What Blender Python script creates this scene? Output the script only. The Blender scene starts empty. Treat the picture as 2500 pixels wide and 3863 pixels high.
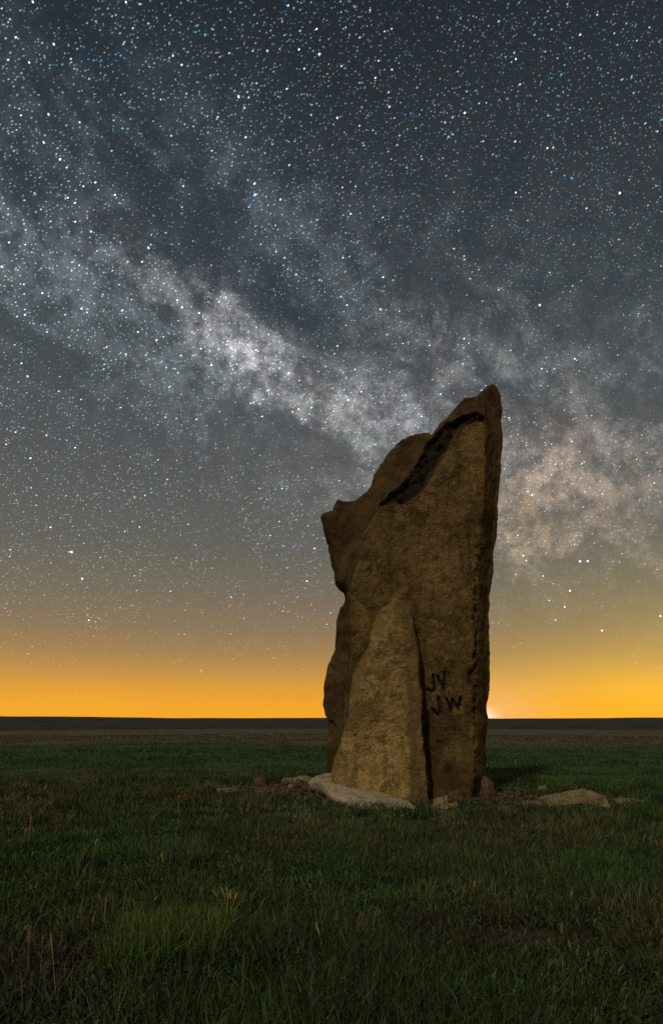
import bpy, math, random
import numpy as np
from mathutils import Vector, Matrix

# ------------------------------------------------------------------ scene, camera, sky, sun
scene = bpy.context.scene
col = scene.collection
scene.render.engine = 'CYCLES'
scene.cycles.use_denoising = False
scene.cycles.max_bounces = 5
scene.cycles.diffuse_bounces = 3
scene.view_settings.view_transform = 'Standard'
scene.view_settings.look = 'None'
scene.view_settings.exposure = 0.0
scene.view_settings.gamma = 1.0

F = 2400.0            # focal length in photograph pixels (2500 wide)
CX, HY = 1250.0, 2710.0   # optical axis / horizon line in the photograph
CAMH = 1.05           # camera height above the ground

cam_d = bpy.data.cameras.new('camera')
cam = bpy.data.objects.new('camera', cam_d)
col.objects.link(cam)
cam.location = (0, 0, CAMH)
cam.rotation_euler = (math.radians(90), 0, 0)
cam_d.sensor_fit = 'HORIZONTAL'
cam_d.sensor_width = 36.0
cam_d.lens = F / 2500.0 * 36.0
cam_d.shift_y = (HY - 3863 / 2.0) / 2500.0
cam_d.clip_start = 0.05
cam_d.clip_end = 20000
scene.camera = cam


def lin(r, g, b):
    def f(c):
        c = c / 255.0
        return c / 12.92 if c <= 0.04045 else ((c + 0.055) / 1.055) ** 2.4
    return (f(r), f(g), f(b))


def direction(px, py):
    return Vector(((px - CX) / F, 1.0, (HY - py) / F)).normalized()


world = bpy.data.worlds.new('World')
scene.world = world
world.use_nodes = True
WT = world.node_tree
world.cycles.sampling_method = 'MANUAL'
world.cycles.sample_map_resolution = 512
WT.nodes.clear()


class NT:
    def __init__(self, tree):
        self.t = tree

    def node(self, kind, **kw):
        n = self.t.nodes.new(kind)
        for k, v in kw.items():
            setattr(n, k, v)
        return n

    def put(self, sock, v):
        if isinstance(v, bpy.types.NodeSocket):
            self.t.links.new(v, sock)
        elif v is not None:
            sock.default_value = v

    def math(self, op, a, b=None, c=None, clamp=False):
        n = self.node('ShaderNodeMath', operation=op)
        n.use_clamp = clamp
        self.put(n.inputs[0], a)
        if b is not None: self.put(n.inputs[1], b)
        if c is not None: self.put(n.inputs[2], c)
        return n.outputs[0]

    def vmath(self, op, a, b=None, c=None):
        n = self.node('ShaderNodeVectorMath', operation=op)
        self.put(n.inputs[0], a)
        if b is not None: self.put(n.inputs[1], b)
        if c is not None: self.put(n.inputs[2], c)
        return n.outputs['Value'] if op in ('DOT_PRODUCT', 'LENGTH', 'DISTANCE') else n.outputs[0]

    def scale(self, v, s):
        n = self.node('ShaderNodeVectorMath', operation='SCALE')
        self.put(n.inputs[0], v)
        self.put(n.inputs['Scale'], s)
        return n.outputs[0]

    def ramp(self, fac, stops, interp='LINEAR'):
        n = self.node('ShaderNodeValToRGB')
        cr = n.color_ramp
        cr.interpolation = interp
        while len(cr.elements) < len(stops):
            cr.elements.new(0.5)
        for e, (p, c) in zip(cr.elements, stops):
            e.position = p
            e.color = (*c, 1) if len(c) == 3 else c
        self.put(n.inputs[0], fac)
        return n.outputs[0]

    def noise(self, vec, scale, detail=4, rough=0.55, color=False, dist=0.0):
        n = self.node('ShaderNodeTexNoise')
        self.put(n.inputs['Vector'], vec)
        n.inputs['Scale'].default_value = scale
        n.inputs['Detail'].default_value = detail
        n.inputs['Roughness'].default_value = rough
        n.inputs['Distortion'].default_value = dist
        return n.outputs['Color' if color else 'Fac']

    def smooth(self, v, a, b, lo=0.0, hi=1.0):
        n = self.node('ShaderNodeMapRange', interpolation_type='SMOOTHSTEP')
        self.put(n.inputs['Value'], v)
        n.inputs['From Min'].default_value = a
        n.inputs['From Max'].default_value = b
        n.inputs['To Min'].default_value = lo
        n.inputs['To Max'].default_value = hi
        return n.outputs[0]

    def mix(self, f, a, b, blend='MIX'):
        n = self.node('ShaderNodeMix', data_type='RGBA', blend_type=blend)
        self.put(n.inputs[0], f)
        self.put(n.inputs[6], a if isinstance(a, bpy.types.NodeSocket) else (*a, 1))
        self.put(n.inputs[7], b if isinstance(b, bpy.types.NodeSocket) else (*b, 1))
        return n.outputs[2]


W = NT(WT)
tc = W.node('ShaderNodeTexCoord')
dirv = W.vmath('NORMALIZE', tc.outputs['Generated'])
sep = W.node('ShaderNodeSeparateXYZ')
W.put(sep.inputs[0], dirv)
dz = sep.outputs['Z']
horiz = W.math('SQRT', W.math('MAXIMUM', W.math('SUBTRACT', 1.0, W.math('MULTIPLY', dz, dz)), 1e-4))
tan_el = W.math('DIVIDE', dz, horiz)
# night-sky airglow and light pollution: brightness by elevation, same all round the horizon
fac = W.math('DIVIDE', tan_el, 1.25, clamp=True)


def el(py):
    return max(0.0, (HY - py) / F / 1.25)


grad = W.ramp(fac, [(p, lin(*c)) for p, c in [
    (el(2710), (244, 166, 44)), (el(2660), (237, 162, 46)), (el(2600), (220, 155, 58)), (el(2540), (192, 143, 72)),
    (el(2470), (164, 130, 83)), (el(2380), (140, 119, 90)), (el(2250), (120, 110, 92)),
    (el(2080), (101, 99, 91)), (el(1880), (90, 91, 88)), (el(1600), (74, 78, 80)),
    (el(1200), (56, 63, 67)), (el(700), (46, 52, 58)), (el(300), (41, 47, 53)), (el(0), (37, 43, 49)), (1.0, (34, 40, 46))]])

# domain warp so the star clouds break up
n1 = W.noise(dirv, 7.0, 8, 0.70, color=True)
dw = W.vmath('ADD', dirv, W.scale(W.vmath('SUBTRACT', n1, (0.5, 0.5, 0.5)), 0.17))


BAND = math.radians(-26)     # tilt of the galaxy's band above the horizon
ROT = Matrix.Rotation(BAND, 3, 'Y')


def rot_vec(v):
    c_ = [W.vmath('DOT_PRODUCT', v, tuple(ROT[i])) for i in range(3)]
    n = W.node('ShaderNodeCombineXYZ')
    for i in range(3):
        W.put(n.inputs[i], c_[i])
    return n.outputs[0]


def blobs(vec, items, start, rotated):
    acc = start
    for (px, py, sx, sy, c) in items:
        d = direction(px, py)
        k = d.y
        if rotated:
            d = ROT @ d
        inv = Vector((F / (2.1 * sx * k), 1 / 0.6, F / (2.1 * sy * k)))
        off = Vector((-d.x * inv.x, -d.y * inv.y, -d.z * inv.z))
        g = W.node('ShaderNodeTexGradient', gradient_type='QUADRATIC_SPHERE')
        W.put(g.inputs[0], W.vmath('MULTIPLY_ADD', vec, tuple(inv), tuple(off)))
        acc = W.vmath('MULTIPLY_ADD', g.outputs['Fac'], c, acc)
    return acc


def C(r, g, b, k=1.0):
    return (r * k, g * k, b * k)


MW = [  # px, py, half sizes along and across the band, added light
    # broad band
    (100, 1050, 700, 380, C(.026, .031, .034)),
    (900, 1350, 800, 340, C(.034, .037, .039)),
    (1500, 1620, 750, 340, C(.052, .048, .043)),
    (2150, 1650, 700, 480, C(.052, .047, .041)),
    (2250, 2000, 520, 280, C(.045, .032, .018)),
    # upper arm above the rift
    (350, 620, 650, 280, C(.013, .018, .023)),
    (900, 760, 560, 200, C(.016, .026, .034)),
    (1850, 1260, 560, 220, C(.017, .019, .022)),
    # bright clouds
    (930, 1300, 190, 115, C(.33, .295, .30)),
    (880, 1420, 300, 150, C(.045, .056, .060)),
    (1250, 1520, 200, 110, C(.14, .122, .115)),
    (1460, 1590, 190, 90, C(.13, .132, .15)),
    (1240, 1680, 280, 180, C(.030, .030, .027)),
    (700, 1130, 180, 80, C(.075, .064, .056)),
    (480, 1030, 160, 70, C(.058, .052, .052)),
    (120, 960, 260, 120, C(.050, .062, .070)),
    (1720, 1430, 260, 120, C(.065, .056, .052)),
    (2080, 1830, 280, 120, C(.19, .125, .088)),
    (2330, 1700, 220, 110, C(.12, .098, .085)),
    (1930, 2010, 190, 110, C(.19, .13, .07)),
    (2350, 1420, 330, 150, C(.025, .034, .034)),
    # dark rift and dust lanes (less starlight)
    (820, 1030, 430, 95, C(-.040, -.036, -.033)),
    (1130, 1200, 270, 85, C(-.060, -.058, -.055)),
    (1000, 1190, 120, 55, C(-.05, -.05, -.048)),
    (200, 760, 360, 90, C(-.028, -.028, -.028)),
    (440, 330, 230, 110, C(-.018, -.020, -.022)),
    (1120, 1440, 90, 110, C(-.06, -.06, -.058)),
    (1640, 1560, 130, 80, C(-.045, -.045, -.04)),
    (2080, 1650, 330, 75, C(-.10, -.095, -.085)),
    (2000, 1950, 170, 90, C(-.09, -.085, -.075)),
    (2300, 1930, 240, 65, C(-.055, -.05, -.045)),
    (2330, 1560, 220, 55, C(-.04, -.04, -.04)),
]
mwc = blobs(rot_vec(dw), MW, (0.0, 0.0, 0.0), True)
fine = W.noise(dirv, 30.0, 7, 0.76)
finer = W.smooth(fine, 0.36, 0.66, 0.22, 1.45)
lanes = W.noise(W.vmath('MULTIPLY', rot_vec(dirv), (0.75, 1.0, 1.2)), 8.0, 8, 0.70, dist=0.35)
lane = W.smooth(lanes, 0.49, 0.58, 1.0, 0.32)
mwc = W.scale(mwc, W.math('MULTIPLY', finer, W.math('MULTIPLY', lane, 1.25)))
# towns below the horizon: two warm domes and one small bright one beside the stone
towns = blobs(dirv, [
    (2520, 2570, 950, 230, C(.13, .085, .0)),
    (2450, 2600, 420, 150, C(.12, .085, .0)),
    (300, 2640, 1000, 150, C(.05, .03, .0)),
    (2520, 2330, 620, 260, C(.055, .050, .0)),
    (1836, 2700, 190, 140, C(.05, .09, .13)),
    (1834, 2706, 34, 26, C(.4, .5, .6)),
], grad, False)
base = W.vmath('ADD', towns, mwc)
base = W.vmath('MAXIMUM', base, (0.008, 0.011, 0.014))

# stars: points of a 3-D cell texture that happen to lie on the celestial sphere
trail = (math.cos(math.radians(28)), 0.0, math.sin(math.radians(28)))
stretch = W.vmath('SUBTRACT', dirv, W.scale(trail, W.math('MULTIPLY', W.vmath('DOT_PRODUCT', dirv, trail), 0.45)))
ext = W.smooth(tan_el, -0.02, 0.30, 0.0, 1.0)
mwl = W.vmath('DOT_PRODUCT', mwc, (0.33, 0.34, 0.33))
side = W.smooth(W.vmath('DOT_PRODUCT', dirv, (0.75, 0.5, 0.0)), 0.05, 0.85, 1.2, 0.6)
rich = W.math('MULTIPLY', W.math('ADD', 0.78, W.math('MULTIPLY', W.math('MAXIMUM', mwl, -0.02), 6.0)), side)
star_sum = None
clump = W.smooth(W.math('MULTIPLY', lane, fine), 0.12, 0.62, 0.55, 1.4)
rich = W.math('MULTIPLY', rich, clump)
for sc_, r_, amp, pw, off, sat in [(420, .36, 0.46, 1.5, (3.1, 1.7, 9.2), 1.0), (190, .175, 1.7, 2.8, (13.7, 5.1, 2.2), 1.0),
                                   (88, .09, 3.0, 2.0, (17.7, 9.1, 4.2), .75)]:
    v = W.node('ShaderNodeTexVoronoi', voronoi_dimensions='3D', feature='F1')
    W.put(v.inputs['Vector'], W.vmath('ADD', stretch, off))
    v.inputs['Scale'].default_value = sc_
    core = W.smooth(v.outputs['Distance'], r_ * 0.35, r_, 1.0, 0.0)
    s3 = W.node('ShaderNodeSeparateColor')
    W.put(s3.inputs[0], v.outputs['Color'])
    br = W.math('MULTIPLY', W.math('POWER', s3.outputs[0], pw), amp)
    lum = W.math('MULTIPLY', core, br)
    tint = W.ramp(s3.outputs[1], [(0.0, (.12, .50, 1.0)), (0.4, (.25, .70, 1.0)), (0.6, (.7, .92, 1.0)), (0.8, (1, 1, 1)),
                                   (0.92, (1, .9, .75)), (1.0, (1, .78, .55))])
    tint = W.mix(sat, (1, 1, 1), tint)
    add = W.scale(tint, W.math('MULTIPLY', lum, rich))
    star_sum = add if star_sum is None else W.vmath('ADD', star_sum, add)
star_sum = W.scale(star_sum, ext)
# the brightest named-size stars
BR = [(2187, 2118, 3.4), (2216, 2117, 3.2), (2149, 2229, 2.9), (2129, 2290, 2.4), (2270, 2379, 3.0), (2490, 2324, 2.6),
      (2337, 727, 3.4), (2035, 1150, 3.2), (900, 363, 3.6), (270, 2083, 3.8), (310, 2183, 3.2), (335, 2340, 2.4),
      (183, 430, 3.2), (165, 536, 3.2), (203, 165, 3.2), (110, 234, 2.8), (308, 1163, 3.0), (104, 1419, 2.8),
      (2048, 2173, 2.2), (1945, 725, 2.6), (1468, 401, 2.6), (1272, 443, 2.8), (560, 934, 3.0), (1973, 2096, 2.6),
      (1750, 1277, 2.6), (1434, 1166, 2.6), (475, 6, 3.0), (124, 5, 3.0), (1945, 221, 2.6), (922, 405, 2.4)]
for (px, py, r) in BR:
    n = W.vmath('DISTANCE', dirv, tuple(direction(px, py)))
    rr = 1.35 * r / F * direction(px, py).y
    g = W.smooth(n, rr * 0.3, rr * 1.2, 1.6, 0.0)
    star_sum = W.vmath('MULTIPLY_ADD', g, (.86, .93, 1.0), star_sum)
skycol = W.vmath('ADD', base, star_sum)
bg = W.node('ShaderNodeBackground')
W.put(bg.inputs[0], skycol)
bg.inputs[1].default_value = 1.0
wo = W.node('ShaderNodeOutputWorld')
WT.links.new(bg.outputs[0], wo.inputs[0])

# one low warm moon-like sun from behind the camera's left shoulder
sun_d = bpy.data.lights.new('sun', 'SUN')
sun = bpy.data.objects.new('sun', sun_d)
col.objects.link(sun)
sun_d.energy = 1.0
sun_d.angle = math.radians(4.0)
sun_d.color = (1.0, 0.86, 0.60)
to_sun = Vector((-0.31, -0.64, 0.69)).normalized()
sun.rotation_euler = to_sun.to_track_quat('Z', 'Y').to_euler()
sun.location = to_sun * 30

# ------------------------------------------------------------------ helpers
rng = np.random.default_rng(7)
TAB = np.random.default_rng(11).random((48, 48, 48)).astype(np.float32)


def vnoise(p, scale, seed=0):
    q = np.asarray(p, dtype=np.float64) * scale + seed * 17.31
    i = np.floor(q).astype(np.int64)
    f = (q - i)
    f = f * f * (3 - 2 * f)
    i0 = i % 48
    i1 = (i + 1) % 48
    def g(a, b, c):
        return TAB[a[..., 0], b[..., 1], c[..., 2]]
    fx, fy, fz = f[..., 0], f[..., 1], f[..., 2]
    x00 = g(i0, i0, i0) * (1 - fx) + g(i1, i0, i0) * fx
    x10 = g(i0, i1, i0) * (1 - fx) + g(i1, i1, i0) * fx
    x01 = g(i0, i0, i1) * (1 - fx) + g(i1, i0, i1) * fx
    x11 = g(i0, i1, i1) * (1 - fx) + g(i1, i1, i1) * fx
    return (x00 * (1 - fy) + x10 * fy) * (1 - fz) + (x01 * (1 - fy) + x11 * fy) * fz - 0.5


def fbm(p, scale, octs=4, seed=0, rough=0.5):
    s, a_ = 0, 1.0
    for o in range(octs):
        s = s + a_ * vnoise(p, scale * 2.03 ** o, seed + o)
        a_ *= rough
    return s


def sstep(a_, b_, x):
    t = np.clip((x - a_) / (b_ - a_), 0, 1)
    return t * t * (3 - 2 * t)


def mesh_np(name, V, faces, smooth=True):
    """faces: (n,k) int array"""
    me = bpy.data.meshes.new(name)
    V = np.asarray(V, np.float32)
    fl = faces if isinstance(faces, list) else [faces]
    nl = sum(f.size for f in fl)
    nf = sum(len(f) for f in fl)
    me.vertices.add(len(V))
    me.vertices.foreach_set('co', V.ravel())
    me.loops.add(nl)
    me.loops.foreach_set('vertex_index', np.concatenate([f.ravel() for f in fl]).astype(np.int32))
    me.polygons.add(nf)
    tot = np.concatenate([np.full(len(f), f.shape[1], np.int32) for f in fl])
    me.polygons.foreach_set('loop_start', np.concatenate([[0], np.cumsum(tot)[:-1]]).astype(np.int32))
    me.polygons.foreach_set('loop_total', tot)
    me.polygons.foreach_set('use_smooth', np.full(nf, smooth, bool))
    me.update(calc_edges=True)
    return me


def attr(me, name, vals, kind='FLOAT'):
    at = me.attributes.new(name, kind, 'POINT')
    if kind == 'FLOAT':
        at.data.foreach_set('value', np.asarray(vals, np.float32).ravel())
    else:
        v = np.asarray(vals, np.float32)
        if v.shape[1] == 3:
            v = np.concatenate([v, np.ones((len(v), 1), np.float32)], 1)
        at.data.foreach_set('color', v.ravel())


def obj(name, me, mat=None, parent=None, label=None, cat=None, group=None, kind=None):
    o = bpy.data.objects.new(name, me)
    col.objects.link(o)
    if mat is not None:
        me.materials.append(mat)
    if parent is not None:
        o.parent = parent
    if label: o['label'] = label
    if cat: o['category'] = cat
    if group: o['group'] = group
    if kind: o['kind'] = kind
    return o


def surface_nets(f, origin, h):
    nx, ny, nz = f.shape
    ins = f < 0
    cs = {}
    for a_ in (0, 1):
        for b_ in (0, 1):
            for c_ in (0, 1):
                cs[a_, b_, c_] = (slice(a_, nx - 1 + a_), slice(b_, ny - 1 + b_), slice(c_, nz - 1 + c_))
    cnt = sum(ins[s].astype(np.int8) for s in cs.values())
    act = (cnt > 0) & (cnt < 8)
    I = np.argwhere(act)
    vid = np.full(act.shape, -1, np.int64)
    vid[act] = np.arange(len(I))
    P = np.zeros((len(I), 3))
    N = np.zeros(len(I))
    val = {k: f[s][act] for k, s in cs.items()}
    for k in cs:
        for ax in range(3):
            if k[ax] == 0:
                k2 = list(k); k2[ax] = 1; k2 = tuple(k2)
                a0, a1 = val[k], val[k2]
                cr = (a0 < 0) != (a1 < 0)
                den = a0 - a1
                t = np.where(cr, a0 / np.where(cr, den, 1), 0)
                for d in range(3):
                    P[:, d] += np.where(cr, (t if d == ax else k[d]), 0)
                N += cr
    P = I + P / N[:, None]
    Q = []
    for ax in range(3):
        u, v = (ax + 1) % 3, (ax + 2) % 3
        s0 = [slice(1, -1)] * 3; s1 = [slice(1, -1)] * 3
        s0[ax] = slice(0, -1); s1[ax] = slice(1, None)
        A, B = ins[tuple(s0)], ins[tuple(s1)]
        off = np.ones(3, int); off[ax] = 0
        for flip, m in ((0, A & ~B), (1, ~A & B)):
            E = np.argwhere(m) + off
            if not len(E): continue
            c = []
            for du, dv in ((0, 0), (-1, 0), (-1, -1), (0, -1)):
                q = E.copy(); q[:, u] += du; q[:, v] += dv
                c.append(vid[q[:, 0], q[:, 1], q[:, 2]])
            c = np.stack(c, 1)
            if flip: c = c[:, ::-1]
            Q.append(c)
    return origin + P * h, np.concatenate(Q)


def poly_sd(poly, X, Z):
    """signed distance to a closed 2-D polygon, negative inside"""
    P = np.asarray(poly, float)
    d = np.full(X.shape, 1e9)
    inside = np.zeros(X.shape, bool)
    n = len(P)
    for i in range(n):
        a_, b_ = P[i], P[(i + 1) % n]
        e = b_ - a_
        wx, wz = X - a_[0], Z - a_[1]
        t = np.clip((wx * e[0] + wz * e[1]) / (e @ e + 1e-12), 0, 1)
        d = np.minimum(d, np.hypot(wx - t * e[0], wz - t * e[1]))
        c = ((a_[1] > Z) != (b_[1] > Z)) & (X < (b_[0] - a_[0]) * (Z - a_[1]) / (b_[1] - a_[1] + 1e-12) + a_[0])
        inside ^= c
    return np.where(inside, -d, d)


def line_d(pts, X, Z):
    P = np.asarray(pts, float)
    d = np.full(X.shape, 1e9)
    for a_, b_ in zip(P[:-1], P[1:]):
        e = b_ - a_
        wx, wz = X - a_[0], Z - a_[1]
        t = np.clip((wx * e[0] + wz * e[1]) / (e @ e + 1e-12), 0, 1)
        d = np.minimum(d, np.hypot(wx - t * e[0], wz - t * e[1]))
    return d


def at(px, py, y):
    return ((px - CX) * y / F, CAMH + (HY - py) * y / F)


def ats(pts, y):
    return [at(p[0], p[1], y) for p in pts]


def smax(a_, b_, k):
    h = np.clip(k - np.abs(a_ - b_), 0, None)
    return np.maximum(a_, b_) + h * h / (4 * k)


def normals(V, Q):
    a_, b_, c_, d_ = (V[Q[:, i]] for i in range(4))
    fn = np.cross(c_ - a_, d_ - b_)
    N = np.zeros_like(V)
    for i in range(4):
        np.add.at(N, Q[:, i], fn)
    return N / (np.linalg.norm(N, axis=1, keepdims=True) + 1e-12)


# ------------------------------------------------------------------ ground
def ground_z(x, y):
    p = np.stack([x, y, np.zeros_like(x)], -1)
    r = np.hypot(x, y)
    z = 0.05 * fbm(p, 0.45, 3, 21) * sstep(1.0, 4.0, r) + 0.055 * fbm(p, 1.5, 2, 23) * (1 - 0.6 * np.exp(-((x - 0.9) / 2.5) ** 2 - ((y - 8.0) / 1.8) ** 2))
    z = z + 0.25 * fbm(p, 0.06, 3, 31) * sstep(10, 30, r)
    # low mound of earth left of and behind the stone
    z = z + 0.20 * np.exp(-(((x + 0.25) / 0.55) ** 2 + ((y - 8.55) / 0.5) ** 2))
    z = z + 0.03 * np.exp(-(((x - 0.3) / 3.0) ** 2 + ((y - 9.0) / 1.5) ** 2))
    # the rise ends in a crest, then the land falls away
    az = np.arctan2(x, y)
    crest = 42 + 7 * vnoise(np.stack([az * 3, az * 0, az * 0], -1), 1.0, 5) + 6 * vnoise(np.stack([az * 11, az * 0, az * 0], -1), 1.0, 6)
    dd = np.clip(r - crest, 0, None)
    z = z - 7.0 * (1 - np.exp(-(dd / 60.0) ** 1.3))
    return z


def patches(x, y):
    """what grows where: weights green, dry, bare (0..1)"""
    p = np.stack([x, y, np.zeros_like(x)], -1)
    n = fbm(p, 0.35, 4, 41)
    n2_ = fbm(p, 1.3, 3, 47)
    far = np.stack([x * 0.25, y, np.zeros_like(x)], -1)
    n3_ = fbm(far, 0.22, 3, 52)
    r = np.hypot(x, y)
    green = np.clip(0.5 + 1.5 * n + 1.1 * n2_, 0, 1)
    band = np.exp(-((y - 17) / 4.0) ** 2) * 0.9
    dryband = sstep(19, 27, y + 14 * n3_)
    dry = np.clip(0.25 + 1.1 * fbm(p, 0.5, 3, 61) + 0.9 * dryband - 0.6 * band + 0.6 * n3_ * sstep(10, 16, r), 0, 1)
    green = np.clip(green + 0.5 * band - 0.5 * dryband, 0, 1)
    def ell(cx, cy, rx, ry):
        return np.exp(-(((x - cx) / rx) ** 2 + ((y - cy) / ry) ** 2) ** 1.5)
    w = 0.35 * n2_ + 0.4 * fbm(p, 4.0, 2, 71)
    bare = (0.8 * ell(0.85, 3.0, 0.5, 0.3) + 0.62 * ell(-0.2, 2.5, 0.4, 0.25) + 0.65 * ell(1.6, 2.6, 0.4, 0.25) + 0.6 * ell(-1.2, 3.6, 0.5, 0.25) + 1.15 * ell(-0.75, 8.9, 0.75, 1.0) + 0.62 * ell(2.4, 9.3, 1.7, 1.6) + 0.75 * ell(1.6, 8.0, 0.8, 0.6)
            + 0.45 * ell(3.2, 7.9, 1.2, 0.5) + 0.9 * ell(0.5, 8.2, 0.8, 0.6) + 0.5 * ell(-1.6, 9.6, 0.7, 0.8))
    bare = sstep(0.35, 0.75, bare + w)
    return green, dry, bare


def tint(x, y):
    g, d, b = patches(x, y)
    G = np.array([0.064, 0.118, 0.042]); D = np.array([0.070, 0.098, 0.050]); R = np.array([0.150, 0.126, 0.078])
    c = D + (G - D) * g[..., None]
    c = c + (R - c) * (d * 0.75)[..., None]
    # particular growth: dead purplish weed, brown mat, fresher green patches
    for (ex, ey, rx, ry, e_) in [(0.75, 3.0, .55, .38, (0.075, 0.048, 0.050)), (-1.15, 2.55, .5, .35, (0.080, 0.060, 0.052)), (1.5, 2.7, .4, .3, (0.085, 0.065, 0.05)),
                                 (1.85, 4.3, .7, .55, (0.060, 0.150, 0.045)), (-1.9, 4.8, .9, .5, (0.058, 0.135, 0.045)), (0.1, 4.2, .5, .6, (0.065, 0.125, 0.05)),
                                 (-1.3, 8.3, 1.4, .9, (0.12, 0.095, 0.055)), (-3.2, 11.5, 2.5, 1.2, (0.13, 0.11, 0.065)), (-2.6, 15.0, 4.5, 2.0, (0.05, 0.125, 0.04)), (5.0, 14.5, 3.5, 1.6, (0.05, 0.125, 0.04))]:
        w_ = 0.8 * np.exp(-(((x - ex) / rx) ** 2 + ((y - ey) / ry) ** 2))
        c = c + (np.array(e_) - c) * w_[..., None]
    return c, b


# polar sheet out to the horizon
rad = np.concatenate([np.linspace(0.0, 2, 8)[:-1], np.linspace(2, 14, 170)[:-1], np.geomspace(14, 60, 110)[:-1], np.geomspace(60, 6000, 60)])
fine_az = np.radians(np.linspace(-48, 48, 420))
rest = np.radians(np.linspace(48, 312, 90))[1:-1]
azs = np.concatenate([fine_az, rest])
R_, A_ = np.meshgrid(rad, azs, indexing='ij')
gx, gy = R_ * np.sin(A_), R_ * np.cos(A_)
gz = ground_z(gx, gy)
V = np.stack([gx, gy, gz], -1).reshape(-1, 3)
na, nr = len(azs), len(rad)
ii, jj = np.meshgrid(np.arange(nr - 1), np.arange(na), indexing='ij')
j2 = (jj + 1) % na
Q = np.stack([ii * na + jj, ii * na + j2, (ii + 1) * na + j2, (ii + 1) * na + jj], -1).reshape(-1, 4)
me = mesh_np('ground', V, Q[:, ::-1])
tc_, tb_ = tint(V[:, 0], V[:, 1])
soil = np.array([0.120, 0.088, 0.060])
gc = tc_ * 0.9 + (soil - tc_ * 0.9) * np.clip(tb_, 0, 1)[:, None]
attr(me, 'cover', gc, 'FLOAT_COLOR')


def new_mat(name):
    m = bpy.data.materials.new(name)
    m.use_nodes = True
    t = NT(m.node_tree)
    b = m.node_tree.nodes['Principled BSDF']
    b.inputs['Roughness'].default_value = 0.95
    b.inputs['Specular IOR Level'].default_value = 0.15
    return m, t, b


def bump(t, b, hsock, dist, strength=1.0):
    n = t.node('ShaderNodeBump')
    n.inputs['Distance'].default_value = dist
    n.inputs['Strength'].default_value = strength
    t.put(n.inputs['Height'], hsock)
    t.t.links.new(n.outputs[0], b.inputs['Normal'])


m_ground, t, b = new_mat('prairie_soil')
ta = t.node('ShaderNodeAttribute', attribute_name='cover')
tco = t.node('ShaderNodeTexCoord')
nn = t.noise(tco.outputs['Object'], 9.0, 6, 0.7)
nf = t.noise(tco.outputs['Object'], 60.0, 3, 0.7)
mp_ = t.node('ShaderNodeMapping')
t.put(mp_.inputs[0], tco.outputs['Object'])
mp_.inputs['Scale'].default_value = (0.12, 0.8, 1)
nb = t.noise(mp_.outputs[0], 0.9, 6, 0.65)
k = t.math('MULTIPLY', t.math('MULTIPLY', t.smooth(nn, 0.25, 0.75, 0.55, 1.45), t.smooth(nb, 0.3, 0.7, 0.65, 1.35)), t.smooth(nf, 0.25, 0.75, 0.6, 1.4))
t.put(b.inputs['Base Color'], t.scale(ta.outputs['Color'], k))
bump(t, b, t.math('ADD', nn, t.math('MULTIPLY', nf, 0.3)), 0.06, 0.8)
ground = obj('ground', me, m_ground, kind='structure')

# far rolling hills that make the horizon
hr = np.linspace(0, 1, 26)
haz = np.radians(np.linspace(-180, 180, 721))[:-1]
H_, A2 = np.meshgrid(hr, haz, indexing='ij')
rr = 420 + 900 * H_
prof = np.sin(np.clip(H_ * 1.25, 0, 1) * math.pi / 2) - sstep(0.8, 1.0, H_) * 0.9
pa = np.stack([A2 * 6, A2 * 0, H_ * 2], -1)
edge = 0.45 * vnoise(np.stack([A2 * 4, A2 * 0, A2 * 0], -1), 1, 3) + 0.30 * vnoise(np.stack([A2 * 22, A2 * 0, A2 * 0], -1), 1, 4) + 0.16 * vnoise(np.stack([A2 * 90, A2 * 0, A2 * 0], -1), 1, 8)
tilt = np.clip(-(A2 + 0.1), 0, 0.5) * 6.0
top = 8.0 + 1.2 + edge * 3.4 + tilt + vnoise(pa, 1.0, 9) * 0.8
hz = -8.0 + prof * top
V = np.stack([rr * np.sin(A2), rr * np.cos(A2), hz], -1).reshape(-1, 3)
nh = len(haz)
ii, jj = np.meshgrid(np.arange(len(hr) - 1), np.arange(nh), indexing='ij')
j2 = (jj + 1) % nh
Q = np.stack([ii * nh + jj, ii * nh + j2, (ii + 1) * nh + j2, (ii + 1) * nh + jj], -1).reshape(-1, 4)
m_hill, t, b = new_mat('far_grassland')
tco = t.node('ShaderNodeTexCoord')
hn = t.noise(tco.outputs['Object'], 0.035, 8, 0.75)
t.put(b.inputs['Base Color'], t.ramp(hn, [(0.38, (0.016, 0.036, 0.037)), (0.5, (0.036, 0.050, 0.048)), (0.62, (0.070, 0.064, 0.050))]))
hills = obj('hills', mesh_np('hills', V, Q[:, ::-1]), m_hill, kind='structure')

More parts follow.
